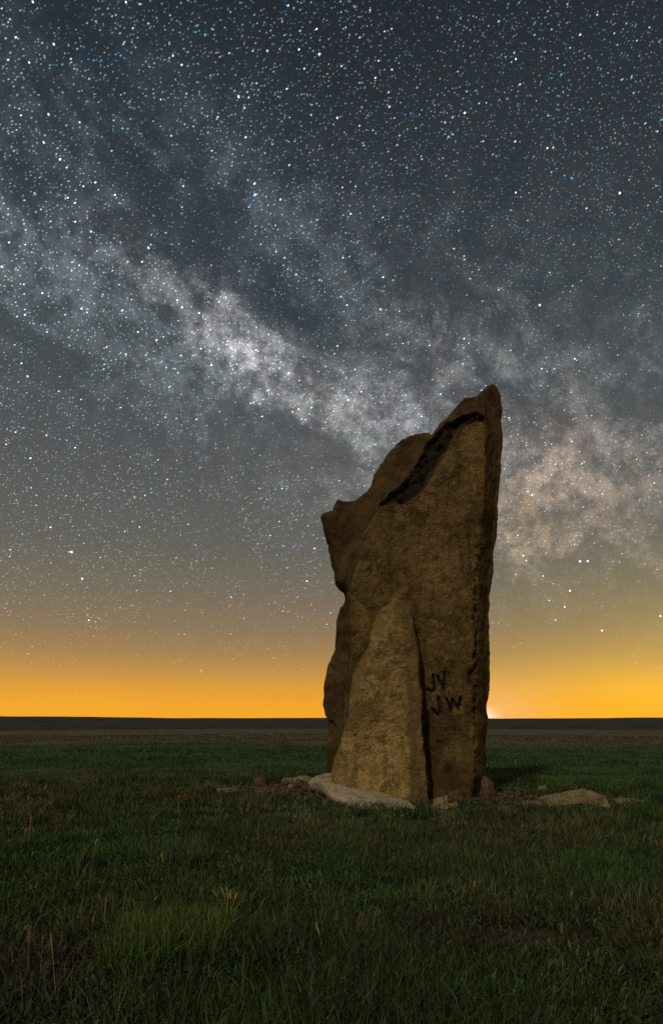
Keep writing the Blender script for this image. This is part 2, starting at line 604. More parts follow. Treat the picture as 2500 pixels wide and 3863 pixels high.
# ------------------------------------------------------------------ rock material
def rock_material(name, base, dark, warm, bump_d=0.02, attrs=True):
    m, t, b = new_mat(name)
    tco = t.node('ShaderNodeTexCoord')
    P = tco.outputs['Object']
    big = t.noise(P, 1.6, 5, 0.6, dist=0.4)
    mid = t.noise(P, 9.0, 6, 0.65)
    fin = t.noise(P, 46.0, 5, 0.75)
    c = t.mix(t.smooth(big, 0.35, 0.66), base, warm)
    c = t.mix(t.smooth(mid, 0.46, 0.70, 0, 0.8), c, dark)
    stain = t.noise(P, 2.4, 6, 0.68, dist=0.8)
    c = t.mix(t.smooth(stain, 0.49, 0.62, 0, 0.7), c, tuple(v * 0.42 for v in warm))
    streak = t.node('ShaderNodeMapping')
    t.put(streak.inputs[0], P)
    streak.inputs['Scale'].default_value = (5.0, 5.0, 0.7)
    sn = t.noise(streak.outputs[0], 1.6, 5, 0.6)
    c = t.mix(t.smooth(sn, 0.52, 0.66, 0, 0.6), c, dark)
    pale = t.noise(P, 5.0, 7, 0.75, dist=0.6)
    c = t.mix(t.smooth(pale, 0.56, 0.68, 0, 0.55), c, tuple(min(0.8, v * 1.45) for v in base))
    c = t.scale(c, t.smooth(fin, 0.28, 0.72, 0.40, 1.60))
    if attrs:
        wa = t.node('ShaderNodeAttribute', attribute_name='painted_shade')  # shade of the turned facets, mixed into the colour
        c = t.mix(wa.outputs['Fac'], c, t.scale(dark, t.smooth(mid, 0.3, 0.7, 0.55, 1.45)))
    if attrs:
        at_ = t.node('ShaderNodeAttribute', attribute_name='recess_dark')  # darker colour of the broken band and pits
        recess_tone = t.noise(P, 11.0, 6, 0.7)
        lc = t.ramp(recess_tone, [(0.3, (0.010, 0.008, 0.006)), (0.5, (0.020, 0.016, 0.010)), (0.70, (0.052, 0.038, 0.021))])
        c = t.mix(at_.outputs['Fac'], c, lc)
    t.put(b.inputs['Base Color'], c)
    pit = t.node('ShaderNodeTexVoronoi', feature='SMOOTH_F1')
    t.put(pit.inputs['Vector'], P)
    pit.inputs['Scale'].default_value = 34.0
    hsum = t.math('ADD', t.math('ADD', mid, t.math('MULTIPLY', fin, 0.35)), t.math('MULTIPLY', pit.outputs['Distance'], 0.25))
    bump(t, b, hsum, bump_d, 0.9)
    return m


m_stone = rock_material('weathered_limestone', (0.235, 0.163, 0.070), (0.068, 0.044, 0.022), (0.145, 0.094, 0.041), 0.035)
m_front = rock_material('tan_limestone', (0.42, 0.31, 0.135), (0.15, 0.105, 0.048), (0.32, 0.225, 0.092), 0.035)
m_pale = rock_material('pale_limestone', (0.50, 0.43, 0.33), (0.30, 0.24, 0.18), (0.44, 0.36, 0.27), 0.03, attrs=False)
m_tan = rock_material('tan_rubble', (0.36, 0.29, 0.18), (0.13, 0.10, 0.062), (0.28, 0.21, 0.115), 0.03, attrs=False)
m_brown = rock_material('brown_rubble', (0.14, 0.10, 0.065), (0.06, 0.04, 0.03), (0.16, 0.10, 0.065), 0.03, attrs=False)
m_letter, t, b = new_mat('blackened_carving')
tco = t.node('ShaderNodeTexCoord')
ln = t.noise(tco.outputs['Object'], 40.0, 4, 0.7)
t.put(b.inputs['Base Color'], t.ramp(ln, [(0.35, (0.014, 0.011, 0.009)), (0.55, (0.04, 0.03, 0.02)), (0.72, (0.10, 0.075, 0.045))]))

# ------------------------------------------------------------------ the standing stone
def terrace(p, scale, seed, steps=5.0):
    """spalled ledges: flat levels with quick steps between them"""
    v = fbm(p, scale, 3, seed) * steps
    k_ = np.floor(v)
    return (k_ + sstep(0.35, 0.65, v - k_)) / steps


YM = 8.15      # front plane of the main slab
SIL = [(1855, 1462), (1869, 1474), (1879, 1500), (1883, 1540), (1891, 1563), (1889, 1620), (1888, 1669), (1883, 1784), (1875, 1888),
       (1869, 2007), (1859, 2085), (1849, 2199), (1846, 2252), (1843, 2330), (1840, 2418), (1840, 2491), (1836, 2574),
       (1833, 2647), (1831, 2709), (1829, 2771), (1824, 2849), (1825, 2979), (1824, 3080), (1600, 3120), (1300, 3080), (1222, 3000), (1226, 2891),
       (1233, 2823), (1237, 2760), (1238, 2719), (1227, 2699), (1224, 2657), (1227, 2595), (1236, 2532), (1249, 2486), (1261, 2449),
       (1270, 2356), (1279, 2300), (1298, 2281), (1304, 2252), (1294, 2224), (1278, 2210), (1261, 2194), (1253, 2121),
       (1248, 2069), (1232, 2017), (1222, 1971), (1219, 1955), (1236, 1942), (1256, 1931), (1262, 1906), (1273, 1890),
       (1295, 1896), (1329, 1892), (1345, 1884), (1379, 1855), (1399, 1829), (1410, 1791), (1441, 1757), (1462, 1720),
       (1488, 1694), (1511, 1668), (1545, 1653), (1581, 1647), (1610, 1648), (1620, 1660), (1630, 1649), (1649, 1620),
       (1685, 1575), (1716, 1538), (1727, 1520), (1747, 1510), (1789, 1508), (1826, 1484), (1842, 1470)]
FRONT = [(1838, 1602), (1825, 1586), (1794, 1584), (1747, 1599), (1727, 1623), (1711, 1654), (1698, 1690), (1675, 1726), (1649, 1758),
         (1633, 1794), (1617, 1823), (1592, 1851), (1555, 1880), (1514, 1895), (1482, 1890), (1441, 1908), (1420, 1940),
         (1394, 1981), (1373, 2028), (1363, 2069), (1358, 2111), (1337, 2168), (1323, 2215), (1322, 2290), (1330, 2370), (1330, 2440),
         (1318, 2560), (1305, 2660), (1300, 2800), (1300, 3200), (2100, 3200), (2100, 1602)]
CHIP = [(1838, 1602), (1825, 1586), (1794, 1584), (1747, 1599), (1727, 1623), (1711, 1654), (1698, 1690), (1675, 1726), (1649, 1758),
        (1633, 1794), (1617, 1823), (1592, 1851), (1555, 1880), (1514, 1895), (1482, 1890), (1441, 1908), (1430, 1890), (1465, 1865), (1500, 1835),
        (1545, 1785), (1580, 1730), (1600, 1695), (1622, 1655), (1660, 1605), (1690, 1570), (1735, 1548), (1790, 1530), (1840, 1545), (1848, 1590)]
STRIP = [(1845, 1560), (1836, 1700), (1830, 1850), (1822, 1980), (1812, 2100), (1798, 2300), (1792, 2450), (1788, 2600), (1790, 2750), (1788, 3100)]
PITS = [(1800, 2195, 7, .05), (1799, 2215, 6, .04), (1797, 2240, 9, .06), (1797, 2262, 7, .05), (1795, 2290, 7, .04), (1796, 2312, 8, .05), (1795, 2333, 9, .06),
        (1794, 2358, 7, .05), (1797, 2382, 8, .06), (1796, 2405, 6, .04), (1791, 2440, 8, .06), (1792, 2465, 12, .09), (1800, 2490, 9, .06), (1786, 2480, 8, .05),
        (1792, 2515, 9, .06), (1782, 2548, 12, .10), (1778, 2575, 14, .11), (1786, 2600, 10, .08), (1790, 2630, 9, .07),
        (1791, 2652, 11, .08), (1792, 2682, 12, .08), (1786, 2705, 9, .05), (1812, 2010, 6, .03), (1808, 2060, 6, .03), (1806, 2105, 6, .03), (1803, 2150, 6, .03),
        (1800, 2950, 24, .10), (1802, 2990, 20, .10), (1700, 2900, 14, .04)]
LETTERS = {
    'J': [[(1634, 2546), (1637, 2580), (1638, 2606), (1626, 2611), (1613, 2600)]],
    'V': [[(1652, 2551), (1663, 2577), (1675, 2602), (1679, 2538)]],
    'J2': [[(1655, 2634), (1660, 2660), (1663, 2684), (1652, 2696), (1639, 2690), (1633, 2674)]],
    'W': [[(1687, 2640), (1697, 2662), (1705, 2683), (1708, 2640)], [(1709, 2642), (1720, 2658), (1730, 2676), (1738, 2633)]],
}

h = 0.0135
x0, x1, z0, z1 = -0.22, 2.44, -0.35, 5.75
xs = np.arange(x0, x1, h); zs = np.arange(z0, z1, h); ds = np.arange(-0.12, 0.95, h)
X2, Z2 = np.meshgrid(xs, zs, indexing='ij')
p2 = np.stack([X2, X2 * 0, Z2], -1)
# the outline stands a little behind the front plane
YS = 8.60
wx = X2 + 0.016 * fbm(p2, 5.0, 3, 81)
wz = Z2 + 0.016 * fbm(p2, 5.0, 3, 83)
S = poly_sd(ats(SIL, YS), wx, wz)
dF = poly_sd(ats(FRONT, YM + 0.02), X2 + 0.02 * fbm(p2, 7, 3, 85), Z2 + 0.02 * fbm(p2, 7, 3, 86))
chip = poly_sd(ats(CHIP, YM + 0.08), X2 + 0.05 * fbm(p2, 6, 3, 87), Z2 + 0.05 * fbm(p2, 6, 3, 88))
out = np.clip(dF, 0, None)
zt = at(0, 2000, YM)[1]
hi = sstep(zt - 0.25, zt + 0.25, Z2)
Fd = 0.10 * fbm(p2, 1.2, 2, 90) + 0.03 * (Z2 / 5.0)
Fd = Fd + sstep(0, 0.03, dF) * (0.03 + 0.06 * hi) + np.clip(out * (1.35 - 0.75 * hi), 0, 0.40)
chipm = sstep(0.02, -0.05, chip + 0.03 * fbm(p2, 13, 3, 84))
lump = np.abs(fbm(p2, 4.5, 2, 92)) + 0.35 * np.abs(fbm(p2, 11, 2, 93))
Fd = Fd + chipm * (0.05 + 0.26 * lump)
# right-hand chamfer
SP = np.array(ats(STRIP, YM))
xl = np.interp(Z2, SP[::-1, 1], SP[::-1, 0]) + 0.015 * fbm(p2, 6, 3, 94)
Fd = Fd + np.clip(X2 - xl, 0, None) * 1.5 + 0.06 * sstep(0.035, 0.0, np.abs(X2 - xl - 0.01)) * np.clip(fbm(p2, 16, 2, 98) * 3, 0, 1) * (Z2 < at(0, 1850, YM)[1]) + 0.012 * np.exp(-((X2 - xl) / 0.02) ** 2) * (Z2 < at(0, 1950, YM)[1])
pitm = np.zeros_like(X2)
prng = np.random.default_rng(5)
for (px, py, r_, dp) in PITS:
    px = px + prng.normal(0, 3.5); py = py + prng.normal(0, 5); r_ = r_ * prng.uniform(0.6, 1.35); dp = dp * prng.uniform(0.3, 1.1)
    cx_, cz_ = at(px, py, YM)
    rr_ = r_ * YM / F
    q = np.exp(-(((wx - cx_) / rr_) ** 2 + ((wz - cz_) / (rr_ * prng.uniform(0.9, 2.2))) ** 2) ** 1.2)
    Fd = Fd + dp * q
    pitm = np.maximum(pitm, q)
# a shallow hollow under the shoulder right of the leaning slab
gap = line_d(ats([(1572, 2400), (1580, 2440), (1592, 2560), (1598, 2650), (1602, 2760), (1618, 2900), (1632, 3060)], YM), X2, Z2)
Fd = Fd + 0.10 * np.exp(-(gap / 0.075) ** 2)
cx_, cz_ = at(1580, 2330, YM)
Fd = Fd + 0.02 * np.exp(-(((X2 - cx_) / 0.22) ** 2 + ((Z2 - cz_) / 0.25) ** 2))
cx_, cz_ = at(1690, 2870, YM)
Fd = Fd + 0.05 * np.exp(-(((X2 - cx_) / 0.35) ** 2 + ((Z2 - cz_) / 0.5) ** 2))
# crack and step on the lower left flank
Fd = Fd + 0.09 * sstep(0.04, 0.0, line_d(ats([(1232, 2722), (1252, 2728), (1262, 2745)], YM), wx, wz))
Fd = np.minimum(Fd, 0.36 + 0.05 * fbm(p2, 3.0, 3, 89))
LW = 0.022
letm = {}
for nm, strokes in LETTERS.items():
    d = np.full(X2.shape, 9.0)
    for s_ in strokes:
        d = np.minimum(d, line_d(ats(s_, YM), X2 + 0.02 * fbm(p2, 16, 3, 95), Z2 + 0.02 * fbm(p2, 16, 3, 96)))
    letm[nm] = d
    Fd = Fd + 0.045 * sstep(LW * 1.2, LW * 0.2, d)
painted_shade2 = np.clip(sstep(-0.005, 0.03, dF) * 0.95 + 0.62 * sstep(-0.01, 0.03, X2 - xl), 0, 0.95)  # facets turning away are painted darker, shade put into the colour
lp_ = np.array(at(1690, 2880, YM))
painted_shade2 = np.maximum(painted_shade2, 0.9 * np.exp(-(((X2 - lp_[0]) / 0.45) ** 2 + ((Z2 - lp_[1]) / 0.55) ** 2) ** 1.5) * sstep(-0.5, 0.2, fbm(p2, 4, 3, 99)))  # lower right face: leaning slab's shadow painted in, along with brown stain
Bd = 0.80 + 0.08 * fbm(p2, 0.9, 3, 97) - 0.06 * (Z2 / 5.0)
D3 = ds[None, None, :]
f = smax((Fd[:, :, None] - D3) * 0.85, (D3 - Bd[:, :, None]), 0.05)
f = smax(f, S[:, :, None] * 1.0, 0.05).astype(np.float32)
# grid axes are x, z, depth -> swap to x, depth, z
f = np.ascontiguousarray(np.transpose(f, (0, 2, 1)))
V, Q = surface_nets(f, np.array([x0, YM - 0.12, z0]), h)
N = normals(V, Q)


def sample2(A, V):
    i = np.clip(np.rint((V[:, 0] - x0) / h).astype(int), 0, A.shape[0] - 1)
    j = np.clip(np.rint((V[:, 2] - z0) / h).astype(int), 0, A.shape[1] - 1)
    return A[i, j]


front = sstep(0.2, -0.5, N[:, 1])
cm = sample2(chipm, V) * front
keep = 1 - 0.8 * sstep(0.05, 0.02, sample2(np.minimum.reduce(list(letm.values())), V)) * front
disp = 0.030 * fbm(V, 4.0, 4, 100) + 0.008 * fbm(V, 15.0, 3, 104) + 0.050 * terrace(V * np.array([1, 1, 0.6]), 1.7, 130) + (0.006 + 0.02 * (1 - front)) * terrace(V, 7.0, 134, 4) + cm * 0.03 * fbm(V, 13.0, 3, 108)
disp = disp + (1 - front) * 0.03 * fbm(V, 6.0, 3, 110)
V = V + N * (disp * keep)[:, None]
fc = V[Q].mean(1)
nf_ = N[Q].mean(1)
recess_tone = np.clip(np.maximum(cm * 0.95, sample2(pitm, V) * front * 0.85), 0, 1)  # darker over the broken band and inside the pits
painted_shade = sample2(painted_shade2, V) * np.clip(0.85 + 0.8 * fbm(V, 6, 3, 120), 0, 1)
stone = bpy.data.objects.new('standing_stone', None)
stone.location = (0.95, 8.2, 0.0)
col.objects.link(stone)
stone['label'] = 'tall brown limestone standing stone with carved initials rising from the prairie'
stone['category'] = 'standing stone'
OFF = np.array(stone.location)
used = np.zeros(len(Q), bool)
parts = {}
for nm, d in letm.items():
    m = (sample2(d, fc) < LW * 0.9) & (fc[:, 1] < YM + 0.25) & (nf_[:, 1] < 0.3)
    parts[nm] = m & ~used
    used |= m


def sub_mesh(name, mask):
    q = Q[mask]
    u, inv = np.unique(q, return_inverse=True)
    me = mesh_np(name, V[u] - OFF, inv.reshape(q.shape))
    attr(me, 'recess_dark', recess_tone[u])
    attr(me, 'painted_shade', painted_shade[u])
    return me


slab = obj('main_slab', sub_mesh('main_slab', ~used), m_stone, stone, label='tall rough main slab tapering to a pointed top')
for nm, word in (('J', 'upper row carved letter J'), ('V', 'upper row carved letter V'), ('J2', 'lower row carved letter J'), ('W', 'lower row carved letter W')):
    obj('carved_letter', sub_mesh('carved_letter', parts[nm]), m_letter, slab, label=word)

# shorter slab leaning against the front
YB, YT = 7.80, 7.97
def ydep(py):
    return YB + (YT - YB) * max(0.0, min(1.0, (3030 - py) / 760.0)) ** 1.1
LEAN = [(1496, 2262), (1526, 2266), (1552, 2286), (1562, 2330), (1563, 2370), (1571, 2408), (1577, 2460), (1581, 2512), (1588, 2560), (1592, 2605), (1589, 2660), (1589, 2720),
        (1599, 2797), (1604, 2860), (1610, 2927), (1616, 2980), (1621, 3026), (1622, 3100), (1400, 3120), (1240, 3060), (1254, 2922), (1262, 2885), (1271, 2849),
        (1284, 2813), (1298, 2760), (1316, 2690), (1322, 2640), (1330, 2564), (1352, 2501), (1378, 2460), (1400, 2423), (1402, 2384), (1410, 2334), (1434, 2288)]
x0, x1, z0, z1 = -0.15, 1.4, -0.3, 2.75
xs = np.arange(x0, x1, h); zs = np.arange(z0, z1, h); y0 = YB - 0.15
ds = np.arange(0, 0.75, h)
X2, Z2 = np.meshgrid(xs, zs, indexing='ij')
p2 = np.stack([X2, X2 * 0, Z2], -1)
wx = X2 + 0.02 * fbm(p2, 6.0, 3, 181); wz = Z2 + 0.02 * fbm(p2, 6.0, 3, 183)
LP = [at(px, py, ydep(py) + 0.06) for px, py in LEAN]
S = poly_sd(LP, wx, wz)
ztop = at(0, 2270, YT)[1]
ff = 0.15 + (YT - YB) * np.clip(Z2 / ztop, 0, 1) ** 1.1 + 0.05 * fbm(p2, 1.6, 3, 190)
# facets: right strip turns away, upper left shoulder is broken off
RP = np.array([at(px, py, ydep(py)) for px, py in [(1500, 2290), (1512, 2400), (1522, 2500), (1528, 2600), (1530, 2720), (1536, 2850), (1545, 3040)]])
xr = np.interp(Z2, RP[::-1, 1], RP[::-1, 0]) + 0.02 * fbm(p2, 5, 3, 191)
ff = ff + np.clip(X2 - xr, 0, None) * 0.28
PL = np.array([at(px, py, ydep(py)) for px, py in [(1480, 2330), (1440, 2400), (1420, 2440), (1395, 2500), (1372, 2560), (1352, 2680), (1335, 2800), (1310, 2925)]])
xl = np.interp(Z2, PL[::-1, 1], PL[::-1, 0])
ff = ff + np.clip(xl - X2, 0, None) * 0.55
SH = poly_sd([at(px, py, ydep(py)) for px, py in [(1400, 2440), (1418, 2388), (1470, 2385), (1498, 2400), (1500, 2470), (1470, 2480), (1440, 2475)]], wx, wz)
ff = ff - 0.02 * sstep(0.02, -0.03, SH)
ff = ff + 0.045 * sstep(0.0, 0.07, wz - at(0, 2392, 8.1)[1] + 0.25 * (wx - at(1480, 0, 8.1)[0]))
f = smax((ff[:, :, None] - ds[None, None, :]) * 0.9, ds[None, None, :] - 0.68, 0.04)
f = smax(f, S[:, :, None], 0.05).astype(np.float32)
f = np.ascontiguousarray(np.transpose(f, (0, 2, 1)))
V, Q = surface_nets(f, np.array([x0, y0, z0]), h)
N = normals(V, Q)
V = V + N * (0.035 * fbm(V, 4.5, 4, 200) + 0.008 * fbm(V, 15, 3, 204) + 0.050 * terrace(V * np.array([1, 1, 0.6]), 2.0, 230) + 0.008 * terrace(V, 7.0, 234, 4))[:, None]
recess_tone = np.zeros(len(V))
front_shade = 0.5 * sstep(0.0, 0.05, sample2(X2 - xr, V)) + 0.55 * sstep(0.0, 0.06, sample2(xl - X2, V)) * sstep(-0.3, 0.3, fbm(V, 5, 3, 210))  # painted shade on the side facets of the front slab
me = mesh_np('front_slab', V - OFF, Q)
attr(me, 'recess_dark', recess_tone)
attr(me, 'painted_shade', np.clip(front_shade, 0, 1))
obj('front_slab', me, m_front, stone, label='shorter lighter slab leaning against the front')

# ------------------------------------------------------------------ loose stones round the base
def sphere_dirs(sub=4):
    import bmesh
    bm = bmesh.new()
    bmesh.ops.create_icosphere(bm, subdivisions=sub, radius=1)
    v = np.array([x.co[:] for x in bm.verts]); fa = np.array([[x.index for x in p.verts] for p in bm.faces])
    bm.free()
    return v, fa


SV, SF = sphere_dirs(5)


def loose_stone(name, seed, loc, dims, rotz, mat, label, group=None, planes=7, tilt=(0.0, 0.0)):
    """a broken block: a few fracture planes cut from a slab, edges only slightly worn"""
    r = np.random.default_rng(seed)
    n = r.normal(size=(planes, 3)); n /= np.linalg.norm(n, axis=1, keepdims=True)
    ax_ = np.concatenate([np.eye(3), -np.eye(3)])
    ax_ = ax_ + r.normal(0, 0.16, ax_.shape); ax_ /= np.linalg.norm(ax_, axis=1, keepdims=True)
    n = np.concatenate([n, ax_])
    hgt = np.concatenate([r.uniform(0.86, 1.25, planes), r.uniform(0.86, 1.0, 6)])
    dn = SV @ n.T
    rad_ = np.where(dn > 0.05, hgt / np.clip(dn, 0.05, None), 9.0)
    rad_ = -np.log(np.exp(-40 * rad_).sum(1)) / 40
    v = SV * rad_[:, None]
    v = v * (np.array(dims) / 2)
    s = min(dims)
    v = v + SV * (0.10 * s * fbm(v + seed, 1.5 / s, 3, seed) + 0.07 * s * terrace(v + seed, 2.2 / s, seed + 3, 3))[:, None]
    me = mesh_np(name, v, SF)
    o = obj(name, me, mat, label=label, cat='stone', group=group)
    o.location = loc
    o.rotation_euler = (tilt[0], tilt[1], rotz)
    return o


def on_ground(px, py):
    y = CAMH * F / (py - HY)
    for _ in range(12):
        x = (px - CX) * y / F
        g_ = float(ground_z(np.array([x]), np.array([y]))[0])
        y = (CAMH - g_) * F / (py - HY)
    return x, y, g_


def put_stone(name, seed, pxl, pxr, pyt, pyb, depth, mat, label, rotz=0.0, **kw):
    x, y, g_ = on_ground((pxl + pxr) / 2, pyb - (4 if pyb - pyt > 12 else 1))
    w = (pxr - pxl) * y / F
    hh = (pyb - pyt) * y / F
    yy = y + depth * 0.45
    hh = max(hh, 0.03)
    loose_stone(name, seed, (x, yy, g_ + hh * 0.36), (w * 1.08, depth, hh * 1.3), rotz, mat, label, **kw)


put_stone('flat_stone', 3, 1060, 1130, 2944, 2964, 0.34, m_tan, 'small tan flat stone at the left end of the rubble')
put_stone('rubble_stone', 5, 1070, 1160, 2966, 3014, 0.3, m_tan, 'low tan lumpy stone left of the pale sloping slab')
put_stone('rubble_stone', 8, 1100, 1176, 2938, 2990, 0.3, m_tan, 'tan stone touching the left tip of the pale sloping slab')
put_stone('rubble_stone', 9, 960, 1006, 2940, 2974, 0.2, m_brown, 'reddish brown stone alone on bare soil farther left')
put_stone('rubble_stone', 12, 816, 886, 2982, 3003, 0.25, m_tan, 'leftmost flat tan stone lying in the grass')
put_stone('block_stone', 14, 1643, 1692, 3014, 3070, 0.18, m_tan, 'small upright tan block at the foot of the leaning slab')
put_stone('rubble_stone', 17, 1688, 1750, 2999, 3036, 0.18, m_brown, 'brown stone against the foot of the carved face')
put_stone('rubble_stone', 19, 1695, 1727, 3039, 3060, 0.10, m_tan, 'smallest pale stone right of the upright tan block')
put_stone('upright_stone', 21, 1818, 1862, 2946, 3046, 0.14, m_brown, 'narrow upright stone leaning at the right foot of the standing stone', tilt=(0.0, 0.10))
put_stone('rubble_stone', 24, 2036, 2068, 2976, 2998, 0.14, m_tan, 'small yellowish stone behind the large wedge stone')
put_stone('wedge_stone', 28, 2080, 2258, 3017, 3060, 0.55, m_tan, 'large tan wedge stone half buried at right', planes=3, tilt=(0.10, -0.20))
put_stone('flat_stone', 31, 2318, 2425, 3022, 3046, 0.3, m_tan, 'rightmost flat stone low in the grass')
put_stone('flat_stone', 33, 1880, 1952, 3050, 3072, 0.22, m_brown, 'flat reddish stone in the grass right of the upright stone')
put_stone('flat_stone', 36, 1974, 2046, 3034, 3055, 0.22, m_tan, 'flat tan stone just left of the large wedge stone')

# the pale slab that slopes away from the foot of the leaning slab
back = [(1186, 2930, 8.30), (1225, 2924, 8.30), (1256, 2924, 8.25), (1300, 2930, 8.20), (1345, 2945, 8.15), (1385, 2970, 8.05), (1430, 2990, 7.95), (1480, 3005, 7.85), (1530, 3024, 7.75), (1562, 3044, 7.5), (1572, 3054, 7.35)]
frnt = [(1160, 2956, 8.05), (1188, 2964, 8.00), (1213, 2972, 7.88), (1240, 2992, 7.70), (1270, 3012, 7.55), (1304, 3034, 7.40), (1342, 3053, 7.25), (1390, 3066, 7.12), (1450, 3070, 7.05), (1516, 3078, 7.00), (1562, 3066, 7.15)]
tt = np.linspace(0, 1, 90); uu = np.linspace(0, 1, 40)
def curve(c):
    c = np.array([(at(p[0], p[1], p[2])[0], p[2], at(p[0], p[1], p[2])[1]) for p in c])
    s_ = np.linspace(0, 1, len(c))
    return np.stack([np.interp(tt, s_, c[:, i]) for i in range(3)], 1)
Bc, Fc = curve(back), curve(frnt)
T_, U_ = np.meshgrid(np.arange(90), uu, indexing='ij')
top = Fc[:, None] * (1 - uu)[None, :, None] + Bc[:, None] * uu[None, :, None]
top[:, :, 2] += 0.016 * np.sin(np.pi * uu)[None, :] * np.sin(np.pi * tt)[:, None] + 0.030
edge_ = np.minimum(np.minimum(uu, 1 - uu)[None, :] * 40, np.minimum(tt, 1 - tt)[:, None] * 90)
top[:, :, 2] -= 0.02 * np.exp(-edge_ / 1.0)
tp = top.reshape(-1, 3)
tp = tp + np.stack([0.02 * fbm(tp, 6, 3, 301), 0.02 * fbm(tp, 6, 3, 302), 0.03 * fbm(tp, 4, 4, 303) + 0.010 * fbm(tp, 20, 2, 304)], 1)
bt = tp.copy(); bt[:, 2] -= 0.16
bt[:, :2] += (np.array([0.55, 7.8]) - bt[:, :2]) * 0.06
n_ = 90 * 40
ii, jj = np.meshgrid(np.arange(89), np.arange(39), indexing='ij')
q = np.stack([ii * 40 + jj, (ii + 1) * 40 + jj, (ii + 1) * 40 + jj + 1, ii * 40 + jj + 1], -1).reshape(-1, 4)
ring = [i * 40 for i in range(90)] + [89 * 40 + j for j in range(1, 40)] + [i * 40 + 39 for i in range(88, -1, -1)] + [j for j in range(38, 0, -1)]
ring = np.array(ring); rn = np.roll(ring, -1)
sideq = np.stack([ring, ring + n_, rn + n_, rn], 1)
base_ = np.array([0.5, 7.7, 0.0])
me = mesh_np('sloping_slab', np.concatenate([tp, bt]) - base_, [q, q[:, ::-1] + n_, sideq])
o = obj('sloping_slab', me, m_pale, label='large pale smooth slab sloping down in front of the standing stone', cat='stone')
o.location = base_

# crumbs of broken rock on the bare soil
def crumbs():
    n = 5200
    x = rng.uniform(-2.2, 4.2, n); y = rng.uniform(7.0, 10.8, n)
    _, _, bb = patches(x, y)
    k_ = rng.random(n) < bb * 0.95
    k_ &= ~((x > 0.0) & (x < 1.95) & (y > 7.95) & (y < 8.9))
    x, y = x[k_], y[k_]
    s_ = 0.008 + 0.05 * rng.random(len(x)) ** 4
    z = ground_z(x, y)
    sv, sf = sphere_dirs(1)
    Vs, Fs = [], []
    for i in range(len(x)):
        d = sv * (1 + 0.35 * rng.normal(size=(len(sv), 1))) * s_[i] * np.array([rng.uniform(.8, 1.5), rng.uniform(.8, 1.4), rng.uniform(.4, .8)])
        Vs.append(d + (x[i], y[i], z[i] + s_[i] * 0.2)); Fs.append(sf + i * len(sv))
    me = mesh_np('gravel', np.concatenate(Vs), np.concatenate(Fs), smooth=False)
    obj('gravel', me, m_brown, label='scattered broken limestone crumbs on bare soil', cat='gravel', kind='stuff')


crumbs()

# ------------------------------------------------------------------ grass
m_grass, t, b = new_mat('prairie_grass')
ga = t.node('ShaderNodeAttribute', attribute_name='tint')
t.put(b.inputs['Base Color'], ga.outputs['Color'])
b.inputs['Roughness'].default_value = 0.7
tr = t.node('ShaderNodeBsdfTranslucent')
t.put(tr.inputs[0], ga.outputs['Color'])
mx = t.node('ShaderNodeMixShader')
mx.inputs[0].default_value = 0.3
outn = m_grass.node_tree.nodes['Material Output']
t.t.links.new(b.outputs[0], mx.inputs[1]); t.t.links.new(tr.outputs[0], mx.inputs[2])
t.t.links.new(mx.outputs[0], outn.inputs[0])


def blades(x, y, z, length, width, lean, azim, color, r):
    """one tapered bent blade per entry: 5 vertices, a quad and a triangle"""
    n = len(x)
    base = np.stack([x, y, z - 0.01], 1)
    la = np.stack([np.cos(azim), np.sin(azim), np.zeros(n)], 1)
    fa = r.uniform(0, 2 * np.pi, n)
    sd = np.stack([np.cos(fa), np.sin(fa), np.zeros(n)], 1) * (width / 2)[:, None]
    up = np.array([0, 0, 1.0])
    mid = base + up * (length * 0.55)[:, None] + la * (length * lean * 0.35)[:, None]
    tip = base + up * (length * np.sqrt(np.clip(1 - lean ** 2, 0.1, 1)))[:, None] + la * (length * lean)[:, None]
    V = np.stack([base - sd, base + sd, mid + sd * 0.8, mid - sd * 0.8, tip], 1).reshape(-1, 3)
    k_ = np.arange(n)[:, None] * 5
    q = k_ + np.array([0, 1, 2, 3]); tri = k_ + np.array([3, 2, 4])
    c = np.repeat(color, 5, axis=0)
    return V, q, tri, c


def scatter(n, r0, r1, spread, power=1.0):
    rr_ = np.sqrt(rng.uniform(r0 ** 2, r1 ** 2, n))
    aa = rng.uniform(-spread, spread, n)
    return rr_ * np.sin(aa), rr_ * np.cos(aa)


